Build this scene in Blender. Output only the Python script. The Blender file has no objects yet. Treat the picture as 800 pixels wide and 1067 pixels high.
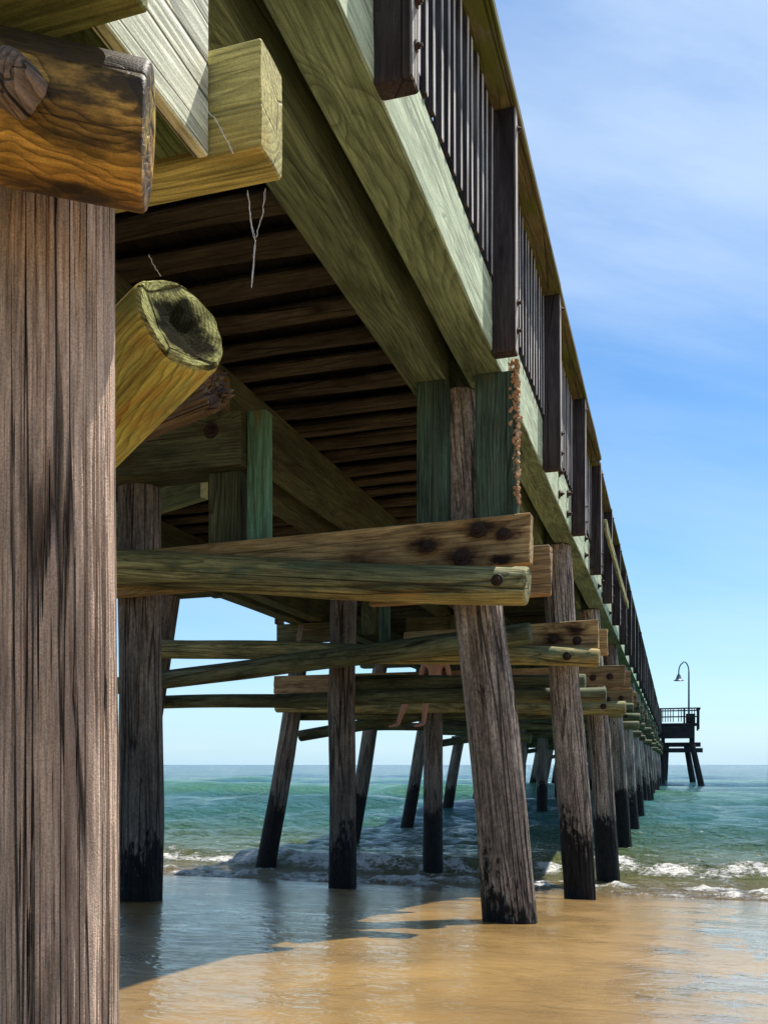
import bpy, bmesh, math, random
import numpy as np
from mathutils import Vector, Matrix, noise as mn

random.seed(7)
rng = np.random.default_rng(11)
scene = bpy.context.scene
C = scene.collection
R = math.radians

# ---------------------------------------------------------------- camera
# Eye at the origin; +Y runs along the pier out to sea, +X is the open (right-hand) side.
F = 960.0
YAW = math.atan(301.0 / F)
cs, sn = math.cos(YAW), math.sin(YAW)
cam = bpy.data.cameras.new("camera")
co = bpy.data.objects.new("camera", cam)
C.objects.link(co)
cam.sensor_fit = 'HORIZONTAL'
cam.sensor_width = 36.0
cam.lens = 36.0 * F / 800.0
cam.shift_y = (797 - 533.5) / 800.0
cam.clip_start = 0.05
cam.clip_end = 20000
co.location = (0, 0, 0)
co.rotation_euler = (R(90), 0, YAW)
scene.camera = co


def W(px, py, d):
    r = (px - 400) / F * d
    return Vector((r * cs - d * sn, r * sn + d * cs, (797 - py) / F * d))


# ---------------------------------------------------------------- node helpers
class NT:
    def __init__(self, tree):
        self.t = tree
        tree.nodes.clear()

    def n(self, typ, **kw):
        nd = self.t.nodes.new(typ)
        for k, v in kw.items():
            setattr(nd, k, v)
        return nd

    def put(self, sock, v):
        if isinstance(v, bpy.types.NodeSocket):
            self.t.links.new(v, sock)
        elif v is not None:
            if isinstance(v, (tuple, list)) and sock.type == 'RGBA' and len(v) == 3:
                v = (*v, 1.0)
            sock.default_value = v

    def m(self, op, a, b=None, c=None, clamp=False):
        nd = self.n('ShaderNodeMath', operation=op, use_clamp=clamp)
        self.put(nd.inputs[0], a)
        if b is not None: self.put(nd.inputs[1], b)
        if c is not None: self.put(nd.inputs[2], c)
        return nd.outputs[0]

    def v(self, op, a, b=None, s=None):
        nd = self.n('ShaderNodeVectorMath', operation=op)
        self.put(nd.inputs[0], a)
        if b is not None: self.put(nd.inputs[1], b)
        if s is not None: self.put(nd.inputs['Scale'], s)
        return nd.outputs['Value'] if op in ('LENGTH', 'DOT_PRODUCT', 'DISTANCE') else nd.outputs[0]

    def noise(self, vec, scale=1.0, detail=3.0, rough=0.55, dist=0.0, out='Fac'):
        nd = self.n('ShaderNodeTexNoise')
        self.put(nd.inputs['Vector'], vec)
        self.put(nd.inputs['Scale'], scale)
        nd.inputs['Detail'].default_value = detail
        nd.inputs['Roughness'].default_value = rough
        nd.inputs['Distortion'].default_value = dist
        return nd.outputs[out]

    def step(self, x, a, b, inv=False):          # smooth ramp a..b
        nd = self.n('ShaderNodeMapRange', interpolation_type='SMOOTHSTEP')
        self.put(nd.inputs[0], x)
        nd.inputs[1].default_value = a
        nd.inputs[2].default_value = b
        nd.inputs[3].default_value = 1.0 if inv else 0.0
        nd.inputs[4].default_value = 0.0 if inv else 1.0
        return nd.outputs[0]

    def mix(self, f, a, b, blend='MIX'):
        nd = self.n('ShaderNodeMix', data_type='RGBA', blend_type=blend)
        self.put(nd.inputs[0], f)
        self.put(nd.inputs[6], a)
        self.put(nd.inputs[7], b)
        return nd.outputs[2]

    def sep(self, v):
        nd = self.n('ShaderNodeSeparateXYZ')
        self.put(nd.inputs[0], v)
        return nd.outputs

    def comb(self, x, y, z):
        nd = self.n('ShaderNodeCombineXYZ')
        for i, q in enumerate((x, y, z)):
            self.put(nd.inputs[i], q)
        return nd.outputs[0]

    def bump(self, h, strength, dist, normal=None):
        nd = self.n('ShaderNodeBump')
        nd.inputs['Strength'].default_value = strength
        nd.inputs['Distance'].default_value = dist
        self.put(nd.inputs['Height'], h)
        if normal is not None: self.put(nd.inputs['Normal'], normal)
        return nd.outputs[0]

    def principled(self, **kw):
        p = self.n('ShaderNodeBsdfPrincipled')
        for k, v in kw.items():
            self.put(p.inputs[k.replace('_', ' ')], v)
        o = self.n('ShaderNodeOutputMaterial')
        self.t.links.new(p.outputs[0], o.inputs[0])
        return p


def new_mat(name):
    m = bpy.data.materials.new(name)
    m.use_nodes = True
    return m, NT(m.node_tree)


def wood(name, a, b, ring=0.35, freq=55.0, crack=0.5, crack_scale=22.0, stain=None, stain_at=(0.55, 0.68), stain_amt=0.8,
         moss=None, moss_at=(0.52, 0.66), moss_amt=0.7, wet=False, rough=0.8, bumpd=0.004, fine=0.33, speck=0.0, knots=0.8,
         cx=0.11, streak=None, stain_scale=(5, 5, 1.6), check=9.0, checkw=0.05, grime=0.45, spots=None, ncrack=0.5, wob=(2.0, 2.0, 0.6), wamp=0.2, lit_side=None, core=None, cstretch=0.03, grit=0.3, spec=0.2):
    """solid wood: long axis is the object's local Z; growth rings, knots, drying cracks, stains and algae"""
    m, t = new_mat(name)
    tc = t.n('ShaderNodeTexCoord').outputs['Object']
    rnd = t.n('ShaderNodeObjectInfo').outputs['Random']
    off = t.comb(t.m('MULTIPLY', rnd, 3.1), t.m('MULTIPLY', rnd, 7.7), t.m('MULTIPLY', rnd, 41.3))
    p = t.v('ADD', tc, off)                                           # noise space
    x, y, z = t.sep(tc)
    # knots
    vo = t.n('ShaderNodeTexVoronoi')
    t.put(vo.inputs['Vector'], t.v('MULTIPLY', p, (5.0, 5.0, 1.6)))
    vo.inputs['Scale'].default_value = 1.0
    gate = t.m('GREATER_THAN', t.sep(vo.outputs['Color'])[0], 0.62)
    kn = t.m('MULTIPLY', t.step(vo.outputs['Distance'], 0.0, 0.42, inv=True), gate)
    kc = t.m('MULTIPLY', t.step(vo.outputs['Distance'], 0.03, 0.11, inv=True), gate)
    # growth rings
    wv = t.noise(t.v('MULTIPLY', p, wob), 1.0, 3.0, 0.5, 0.0, 'Color')
    wv = t.v('SCALE', t.v('SUBTRACT', wv, (0.5, 0.5, 0.5)), s=wamp)
    q = t.v('ADD', t.comb(t.m('ADD', x, t.m('MULTIPLY_ADD', rnd, 0.16, cx - 0.08)), t.m('ADD', y, t.m('MULTIPLY_ADD', rnd, -0.12, 0.03)), 0.0), t.v('MULTIPLY', wv, (1, 1, 0)))
    r = t.m('ADD', t.v('LENGTH', q), t.m('MULTIPLY', kn, 0.06))
    fr = t.m('FRACT', t.m('MULTIPLY', r, freq))
    late = t.m('MULTIPLY', t.m('POWER', fr, 2.2), t.step(fr, 0.9, 1.0, inv=True))
    fadeg = t.noise(t.v('MULTIPLY', p, (4, 4, 1.0)), 1.0, 2.0)
    late = t.m('MULTIPLY', late, t.m('MULTIPLY_ADD', t.step(fadeg, 0.25, 0.65), 0.6, 0.4))
    # fibres
    fib = t.noise(t.v('MULTIPLY', p, (110, 110, 5.0)), 1.0, 4.0, 0.65)
    fib2 = t.noise(t.v('MULTIPLY', p, (24, 24, 1.6)), 1.0, 4.0, 0.65)
    # cracks
    cn = t.noise(t.v('ADD', t.v('MULTIPLY', p, (crack_scale, crack_scale, 0.75)), t.v('SCALE', wv, s=5.0)), 1.0, 1.5, 0.5)
    cg = t.noise(t.v('MULTIPLY', p, (5, 5, 1.1)), 1.0, 2.0)
    ck = t.m('MULTIPLY', t.step(t.m('ABSOLUTE', t.m('SUBTRACT', cn, 0.5)), 0.0, 0.022, inv=True), t.step(cg, 0.42, 0.58))
    # long thin drying checks: edges of much elongated cells
    ve = t.n('ShaderNodeTexVoronoi', feature='DISTANCE_TO_EDGE')
    t.put(ve.inputs['Vector'], t.v('ADD', t.v('MULTIPLY', p, (check, check, check * cstretch)), t.v('SCALE', wv, s=0.5)))
    ve.inputs['Scale'].default_value = 1.0
    cg2 = t.noise(t.v('MULTIPLY', p, (7, 7, 0.8)), 1.0, 2.0)
    wd_ = t.m('MULTIPLY', t.step(cg2, 0.35, 0.65), checkw)
    c2 = t.m('SUBTRACT', 1.0, t.m('DIVIDE', ve.outputs['Distance'], t.m('ADD', wd_, 0.002)), clamp=True)
    ck = t.m('MAXIMUM', t.m('MULTIPLY', ck, ncrack), c2)
    ck = t.m('MULTIPLY', ck, crack)
    # colour
    broad = t.noise(t.v('MULTIPLY', p, (3.5, 3.5, 1.0)), 1.0, 5.0, 0.62)
    col = t.mix(t.step(broad, 0.3, 0.7), a, b)
    if streak is not None:
        sg = t.noise(t.v('MULTIPLY', p, (9, 9, 0.35)), 1.0, 4.0, 0.6)
        col = t.mix(t.m('MULTIPLY', t.step(sg, 0.5, 0.68), 0.75), col, streak)
    mul = t.m('SUBTRACT', 1.0, t.m('MULTIPLY', late, ring))
    mul = t.m('MULTIPLY', mul, t.m('MULTIPLY_ADD', t.step(fib, 0.32, 0.68), fine * 1.9, 1.0 - fine))
    mul = t.m('MULTIPLY', mul, t.m('MULTIPLY_ADD', t.step(fib2, 0.3, 0.7), 0.3, 0.85))
    mul = t.m('MULTIPLY', mul, t.m('SUBTRACT', 1.0, t.m('MULTIPLY', kc, 0.65 * knots)))
    mul = t.m('MULTIPLY', mul, t.m('SUBTRACT', 1.0, t.m('MULTIPLY', kn, 0.2 * knots)))
    g1_ = t.noise(t.v('ADD', t.v('MULTIPLY', p, (13, 13, 2.4)), (4.0, 2.0, 8.0)), 1.0, 6.0, 0.72)
    mul = t.m('MULTIPLY', mul, t.m('SUBTRACT', 1.0, t.m('MULTIPLY', t.step(g1_, 0.45, 0.72), grime)))
    gr_ = t.noise(p, 230.0, 3.0, 0.7)
    mul = t.m('MULTIPLY', mul, t.m('MULTIPLY_ADD', t.step(gr_, 0.3, 0.7), grit, 1.0 - grit * 0.55))
    col = t.v('SCALE', col, s=mul)
    if stain is not None:
        s1 = t.noise(t.v('ADD', t.v('MULTIPLY', p, stain_scale), (7.3, 1.1, 3.0)), 1.0, 6.0, 0.62, 0.4)
        col = t.mix(t.m('MULTIPLY', t.step(s1, *stain_at), stain_amt), col, stain)
    if core is not None:
        rr_ = t.m('ADD', t.v('LENGTH', t.comb(x, y, 0.0)), t.m('MULTIPLY', t.m('SUBTRACT', t.noise(t.v('MULTIPLY', p, (16, 16, 16)), 1.0, 5.0, 0.7), 0.5), 0.12))
        col = t.mix(t.m('MULTIPLY', t.step(rr_, core * 0.75, core * 1.1, inv=True), 0.96), col, (0.004, 0.0028, 0.002))
    if lit_side is not None:  # faces on the open side painted paler: sunlight put into the colour
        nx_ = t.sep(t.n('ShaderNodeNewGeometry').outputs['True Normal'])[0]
        col = t.mix(t.m('MULTIPLY', t.step(nx_, 0.6, 0.9), t.step(broad, 0.25, 0.5)), col, t.v('SCALE', lit_side, s=mul))
    if moss is not None:
        s2 = t.noise(t.v('ADD', t.v('MULTIPLY', p, (6, 6, 2.2)), (1.3, 5.1, 9.0)), 1.0, 6.0, 0.7)
        col = t.mix(t.m('MULTIPLY', t.step(s2, *moss_at), moss_amt), col, moss)
    if speck:
        sp = t.noise(t.v('MULTIPLY', p, (55, 55, 30)), 1.0, 4.0, 0.7)
        col = t.v('SCALE', col, s=t.m('MULTIPLY_ADD', t.step(sp, 0.4, 0.6), speck, 1.0 - speck * 0.55))
    col = t.mix(t.m('MULTIPLY', ck, 0.9, clamp=True), col, (0.008, 0.006, 0.005))
    if spots is not None:
        pw = t.n('ShaderNodeNewGeometry').outputs['Position']
        nzs = t.noise(t.v('MULTIPLY', pw, (9, 9, 22)), 1.0, 5.0, 0.7)
        acc = None
        for sp_ in spots:
            dv = t.v('MULTIPLY', t.v('SUBTRACT', pw, sp_[:3]), (0.6, 1.0, 1.1))
            ds = t.m('ADD', t.v('LENGTH', dv), t.m('MULTIPLY', t.m('SUBTRACT', nzs, 0.5), 0.14))
            f_ = t.step(ds, 0.015, sp_[3], inv=True)
            acc = f_ if acc is None else t.m('MAXIMUM', acc, f_)
        col = t.mix(t.m('MULTIPLY', acc, 0.75), col, (0.13, 0.05, 0.015))
        col = t.mix(t.m('MULTIPLY', t.m('POWER', acc, 2.5), 0.95), col, (0.008, 0.006, 0.005))
    rgh = rough
    h = t.m('ADD', t.m('MULTIPLY', fib, 0.35), t.m('MULTIPLY', late, -0.25))
    h = t.m('ADD', h, t.m('MULTIPLY', fib2, 0.8))
    h = t.m('ADD', h, t.m('MULTIPLY', gr_, 0.35))
    h = t.m('SUBTRACT', h, t.m('MULTIPLY', ck, 2.2))
    if speck:
        h = t.m('ADD', h, t.m('MULTIPLY', sp, 1.2))
    if wet:
        pos = t.n('ShaderNodeNewGeometry').outputs['Position']
        wn = t.noise(t.v('ADD', t.v('MULTIPLY', pos, (2.2, 2.2, 1.0)), off), 1.0, 2.0, 0.5)
        wn2 = t.noise(t.v('MULTIPLY', p, (26, 26, 9)), 1.0, 4.0, 0.75)
        hz = t.m('ADD', t.sep(pos)[2], t.m('MULTIPLY', t.m('SUBTRACT', wn, 0.5), 1.5))
        hz = t.m('ADD', hz, t.m('MULTIPLY', t.m('SUBTRACT', wn2, 0.5), 1.2))
        wf = t.step(hz, -0.74, -0.58, inv=True)
        col = t.mix(t.m('MULTIPLY', t.step(hz, -0.75, 0.5, inv=True), 0.35), col, (0.07, 0.065, 0.06))
        col = t.mix(wf, col, t.mix(t.step(wn2, 0.35, 0.7), (0.006, 0.006, 0.007), (0.02, 0.019, 0.018)))
        rgh = t.m('MULTIPLY_ADD', wf, -0.15, rough)
        h = t.m('ADD', h, t.m('MULTIPLY', t.m('MULTIPLY', wn2, wf), 2.5))
    t.principled(Base_Color=col, Roughness=rgh, Normal=t.bump(h, 0.9, bumpd), Specular_IOR_Level=spec)
    return m


M = {}
M['beam'] = wood('green_timber', (0.25, 0.34, 0.215), (0.135, 0.19, 0.12), lit_side=(0.58, 0.66, 0.44), ring=0.6, freq=62, grime=.4, crack=0.35, crack_scale=14, stain=(0.10, 0.085, 0.03), stain_at=(0.6, 0.75), stain_amt=0.6, bumpd=0.002)  # outer face coloured pale mint to look lit by the sun
M['beam_inner'] = wood('inner_green_timber', (0.22, 0.285, 0.17), (0.11, 0.15, 0.09), ring=0.6, freq=62, grime=.5, crack=0.5, crack_scale=14, stain=(0.05, 0.05, 0.025), stain_at=(0.56, 0.72), stain_amt=0.7, bumpd=0.002)  # darker copy of the beam timber, shade of the gap put into its colour
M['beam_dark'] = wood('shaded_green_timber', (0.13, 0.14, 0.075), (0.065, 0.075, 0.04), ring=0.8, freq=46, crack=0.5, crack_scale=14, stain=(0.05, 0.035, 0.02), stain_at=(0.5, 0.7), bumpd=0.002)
M['teal'] = wood('teal_timber', (0.095, 0.16, 0.11), (0.05, 0.08, 0.055), ring=0.6, freq=60, crack=0.8, stain=(0.10, 0.09, 0.045), stain_at=(0.5, 0.68), stain_amt=0.75)
M['bright_teal'] = wood('bright_teal_timber', (0.17, 0.36, 0.23), (0.11, 0.21, 0.12), ring=0.3, freq=60, crack=0.4, stain=(0.20, 0.15, 0.04), stain_at=(0.52, 0.62), stain_amt=0.8)
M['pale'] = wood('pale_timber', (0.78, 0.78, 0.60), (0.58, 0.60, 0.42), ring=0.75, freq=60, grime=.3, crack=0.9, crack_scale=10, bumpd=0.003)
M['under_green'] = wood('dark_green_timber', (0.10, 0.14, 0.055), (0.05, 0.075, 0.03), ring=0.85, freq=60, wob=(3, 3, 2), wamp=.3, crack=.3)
M['yellow'] = wood('yellow_green_timber', (0.56, 0.49, 0.19), (0.38, 0.35, 0.12), ring=0.75, freq=70, grime=.35, crack=0.5, crack_scale=12, stain=(0.42, 0.24, 0.04), stain_at=(0.55, 0.75), stain_amt=0.5, bumpd=0.0025)
M['olive_board'] = wood('olive_board', (0.30, 0.30, 0.10), (0.18, 0.19, 0.055), ring=0.4, freq=45, crack=0.3, stain=(0.36, 0.30, 0.10), bumpd=0.002)
M['orange_log'] = wood('orange_log', (0.72, 0.42, 0.09), (0.22, 0.11, 0.03), grime=.7, ring=0.85, freq=60, crack=0.3, crack_scale=9, stain=(0.022, 0.016, 0.010), stain_at=(0.40, 0.53), stain_amt=0.95, wob=(4, 4, 3), wamp=.3, moss=(0.55, 0.40, 0.05), moss_at=(0.56, 0.68), moss_amt=0.7, rough=0.55, bumpd=0.004, stain_scale=(4, 4, 2.2))
M['yellow_log'] = wood('yellow_green_log', (0.56, 0.43, 0.09), (0.36, 0.36, 0.09), wob=(3, 3, 2), ring=0.7, freq=55, crack=0.25, stain=(0.34, 0.13, 0.02), stain_at=(0.5, 0.66), stain_amt=0.75, moss=(0.14, 0.22, 0.07), moss_amt=0.6, rough=0.7)
M['stub_end'] = wood('hollow_log_end', (0.42, 0.42, 0.17), (0.25, 0.22, 0.08), rough=.95, spec=0.02, check=5.0, core=.088, wob=(3, 3, 1), wamp=.05, ring=0.85, freq=110, crack=0.9, stain=(0.015, 0.011, 0.007), stain_at=(0.56, 0.66), stain_amt=0.8, ncrack=.1, bumpd=0.008, cx=0.0, stain_scale=(9, 9, 5))
M['brace'] = wood('weathered_log', (0.48, 0.43, 0.19), (0.20, 0.205, 0.10), grime=.7, ring=0.75, freq=42, crack=0.9, crack_scale=16, stain=(0.42, 0.24, 0.07), stain_at=(0.55, 0.72), stain_amt=0.75, moss=(0.10, 0.17, 0.10), moss_amt=0.7, bumpd=0.005)
M['brace_dark'] = wood('dark_weathered_log', (0.20, 0.22, 0.12), (0.08, 0.095, 0.055), grime=.6, ring=0.4, freq=45, crack=0.9, crack_scale=16, stain=(0.045, 0.03, 0.02), stain_at=(0.5, 0.68), moss=(0.10, 0.18, 0.11), moss_amt=0.6, bumpd=0.005)
M['brown_board'] = wood('brown_board', (0.36, 0.24, 0.115), (0.22, 0.16, 0.085), ring=0.5, freq=40, crack=0.6, crack_scale=12, stain=(0.06, 0.03, 0.017), stain_at=(0.55, 0.7), stain_amt=0.85, bumpd=0.003)
M['bolted'] = wood('bolted_brown_board', (0.52, 0.36, 0.16), (0.34, 0.235, 0.115), ring=0.55, freq=40, crack=0.6, crack_scale=12, stain=(0.26, 0.12, 0.03), stain_at=(0.52, 0.7), stain_amt=0.6, bumpd=0.003,
    spots=[(-1.12, 5.545, 1.44, .12), (-1.24, 5.545, 1.28, .15), (-1.48, 5.545, 1.37, .13), (-0.97, 5.545, 1.40, .10), (-1.9, 5.545, 1.25, .2), (-1.0, 5.545, 1.24, .09),
           (-1.0, 9.93, 1.43, .12), (-1.22, 9.93, 1.35, .14), (-.95, 9.70, 1.14, .13)])
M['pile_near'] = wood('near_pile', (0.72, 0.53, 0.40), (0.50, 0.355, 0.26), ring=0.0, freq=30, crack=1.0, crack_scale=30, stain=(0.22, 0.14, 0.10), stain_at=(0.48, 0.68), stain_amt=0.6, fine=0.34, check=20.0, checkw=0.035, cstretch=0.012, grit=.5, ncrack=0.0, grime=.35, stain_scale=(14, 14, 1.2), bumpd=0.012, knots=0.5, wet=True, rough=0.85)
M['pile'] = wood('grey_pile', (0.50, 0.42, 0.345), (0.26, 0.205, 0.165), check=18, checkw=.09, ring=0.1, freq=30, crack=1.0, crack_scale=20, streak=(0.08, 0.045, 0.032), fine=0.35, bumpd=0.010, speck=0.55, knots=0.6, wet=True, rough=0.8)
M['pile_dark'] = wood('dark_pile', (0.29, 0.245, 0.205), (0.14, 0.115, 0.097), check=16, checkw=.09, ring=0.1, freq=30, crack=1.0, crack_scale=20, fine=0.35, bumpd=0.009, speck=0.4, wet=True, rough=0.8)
M['post'] = wood('dark_rail_post', (0.075, 0.06, 0.062), (0.032, 0.026, 0.03), lit_side=(0.55, 0.50, 0.45), ring=0.3, freq=50, crack=0.9, crack_scale=20, stain=(0.16, 0.13, 0.11), stain_at=(0.62, 0.8), stain_amt=0.5)  # outer faces of posts and balusters painted pale as sunlit sides
M['baluster'] = wood('grey_baluster', (0.075, 0.066, 0.07), (0.03, 0.026, 0.03), lit_side=(0.62, 0.58, 0.53), ring=0.3, freq=50, crack=0.7, stain=(0.2, 0.18, 0.16), stain_at=(0.6, 0.8), stain_amt=0.5)
M['cap'] = wood('mossy_cap_rail', (0.19, 0.16, 0.075), (0.10, 0.09, 0.035), ring=0.4, freq=40, crack=0.7, stain=(0.15, 0.14, 0.12), stain_at=(0.5, 0.64), moss=(0.085, 0.11, 0.012), moss_at=(0.48, 0.6), moss_amt=0.8, bumpd=0.005)
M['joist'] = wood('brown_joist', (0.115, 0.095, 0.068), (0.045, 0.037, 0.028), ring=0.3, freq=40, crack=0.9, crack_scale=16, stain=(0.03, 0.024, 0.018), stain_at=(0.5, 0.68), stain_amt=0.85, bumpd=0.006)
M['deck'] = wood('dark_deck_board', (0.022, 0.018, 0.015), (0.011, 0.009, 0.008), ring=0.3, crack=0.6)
M['frayed'] = wood('frayed_grey_wood', (0.30, 0.22, 0.17), (0.12, 0.085, 0.06), ring=0.8, freq=80, crack=1.0, crack_scale=30, bumpd=0.012)
M['dark_timber'] = wood('dark_distant_timber', (0.045, 0.042, 0.045), (0.025, 0.024, 0.026), ring=0.2, crack=0.4)


def plain(name, col, rough=0.6, metal=0.0, var=0.3, scale=30, bumpd=0.002, trans=0.0):
    m, t = new_mat(name)
    tc = t.n('ShaderNodeTexCoord').outputs['Object']
    nz = t.noise(tc, scale, 4.0, 0.65)
    c = t.v('SCALE', col, s=t.m('MULTIPLY_ADD', nz, var * 2, 1 - var))
    t.principled(Base_Color=c, Roughness=rough, Metallic=metal, Normal=t.bump(nz, 0.7, bumpd))
    return m


M['iron'] = plain('rusty_iron', (0.035, 0.018, 0.012), 0.75, 0.3, 0.7, 60, 0.004)
M['rust'] = plain('orange_rust', (0.23, 0.09, 0.035), 0.85, 0.0, 0.6, 70, 0.004)
M['steel'] = plain('painted_steel', (0.10, 0.14, 0.17), 0.45, 0.4, 0.2, 10)
M['skin'] = plain('skin', (0.42, 0.21, 0.14), 0.5, 0, 0.08, 12, 0.0005)
M['shorts'] = plain('dark_red_shorts', (0.12, 0.02, 0.02), 0.8, 0, 0.2, 60)
M['hair'] = plain('brown_hair', (0.05, 0.028, 0.015), 0.6, 0, 0.4, 90, 0.003)
M['eye'] = plain('eye', (0.5, 0.48, 0.45), 0.2, 0, 0.02, 5)
M['fungus'] = plain('tan_growth', (0.40, 0.23, 0.12), 0.85, 0, 0.95, 22, 0.006)
m, t = new_mat('spider_silk')
t.principled(Base_Color=(0.85, 0.85, 0.85), Roughness=0.35)
M['silk'] = m


# ---------------------------------------------------------------- mesh helpers
def link(o, parent=None, label=None):
    C.objects.link(o)
    if parent is not None:
        o.parent = parent
    if label: o['label'] = label
    return o


def tag(o, label, cat, group=None, kind=None):
    o['label'] = label
    if cat: o['category'] = cat
    if group: o['group'] = group
    if kind: o['kind'] = kind
    return o


def empty(name, loc=(0, 0, 0)):
    o = bpy.data.objects.new(name, None)
    o.location = loc
    o.empty_display_size = 0.2
    C.objects.link(o)
    return o


def shade(me, smooth=True, angle=40):
    me.polygons.foreach_set('use_smooth', [smooth] * len(me.polygons))
    if smooth:
        me.set_sharp_from_angle(angle=R(angle))


def axis_matrix(p0, p1, up):
    z = (p1 - p0).normalized()
    x = Vector(up).cross(z)
    if x.length < 1e-4: x = Vector((1, 0, 0)).cross(z)
    x.normalize()
    y = z.cross(x).normalized()
    mt = Matrix((x, y, z)).transposed().to_4x4()
    mt.translation = p0
    return mt


def inv_parent(o, parent):
    if parent is not None:
        o.parent = parent
        o.matrix_parent_inverse = Matrix.Identity(4)


def put(name, me, mt, mat, parent, label=None):
    o = bpy.data.objects.new(name, me)
    if mat is not None and not me.materials: me.materials.append(mat)
    C.objects.link(o)
    if parent is not None:
        o.parent = parent
        base = PARENT_W.get(parent.name, Matrix.Identity(4))
        o.matrix_local = base.inverted() @ mt
    else:
        o.matrix_local = mt
    PARENT_W[o.name] = mt.copy()
    if label: o['label'] = label
    return o


PARENT_W = {}


def loft(sections, caps=True, mid0=None, mid1=None):
    """sections: list of rings (lists of Vector) -> mesh data lists"""
    n = len(sections[0])
    vs = [v for s in sections for v in s]
    fs = []
    for i in range(len(sections) - 1):
        for j in range(n):
            a, b = i * n + j, i * n + (j + 1) % n
            fs.append((a, b, b + n, a + n))
    if caps:
        fs.append(tuple(range(n - 1, -1, -1)))
        k = (len(sections) - 1) * n
        fs.append(tuple(range(k, k + n)))
    return vs, fs


def mesh(name, vs, fs):
    me = bpy.data.meshes.new(name)
    me.from_pydata([tuple(v) for v in vs], [], fs)
    me.update()
    return me


def timber_mesh(w, h, L, bev=0.006, amp=0.004, seg=0.16, seed=0.0, chip=0.0):
    """sawn timber, w along x, h along y, length along z; slightly warped, worn edges"""
    nx = max(2, int(w / 0.06) + 1)
    ny = max(2, int(h / 0.06) + 1)
    hw, hh = w / 2, h / 2
    prof = []
    for sx, sy, dx, dy, n in ((-1, -1, 1, 0, nx), (1, -1, 0, 1, ny), (1, 1, -1, 0, nx), (-1, 1, 0, -1, ny)):
        ln = w if dx else h
        for k in range(n + 1):
            f = bev + (ln - 2 * bev) * k / n
            prof.append((sx * hw + dx * f, sy * hh + dy * f))
    k = max(2, min(90, int(L / seg)))
    zs = [0.0, bev] + [bev + (L - 2 * bev) * i / k for i in range(1, k)] + [L - bev, L]
    secs = []
    for i, z in enumerate(zs):
        ins = bev if i in (0, len(zs) - 1) else 0.0
        ring = []
        for (x, y) in prof:
            s = 1 - ins / max(hw, hh)
            vx, vy = x * s, y * s
            nv = mn.noise_vector(Vector((x * 6 + seed, y * 6 + seed * 1.7, z * 1.1 + seed * 3.1)))
            a = amp
            ec = min(hw - abs(x), hh - abs(y)) if False else 0
            vx += nv.x * a
            vy += nv.y * a
            bow = mn.noise(Vector((seed * 5.1, 0.3, z * 0.25))) * amp * 2.0
            vx += bow
            zz = z
            if chip and i in (0, 1, len(zs) - 2, len(zs) - 1):
                zz += mn.noise(Vector((x * 14, y * 14, seed))) * chip
            ring.append(Vector((vx, vy, zz)))
        secs.append(ring)
    vs, fs = loft(secs)
    me = mesh('timber', vs, fs)
    shade(me, True, 35)
    return me


def timber(name, p0, p1, w, h, mat, parent, up=(0, 0, 1), label=None, bev=0.006, amp=0.004, seg=0.16, chip=0.0):
    """box timber with axis p0->p1; h is measured along 'up', w sideways"""
    p0, p1 = Vector(p0), Vector(p1)
    me = timber_mesh(w, h, (p1 - p0).length, bev, amp, seg, random.uniform(0, 90), chip)
    return put(name, me, axis_matrix(p0, p1, up), mat, parent, label)


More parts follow.
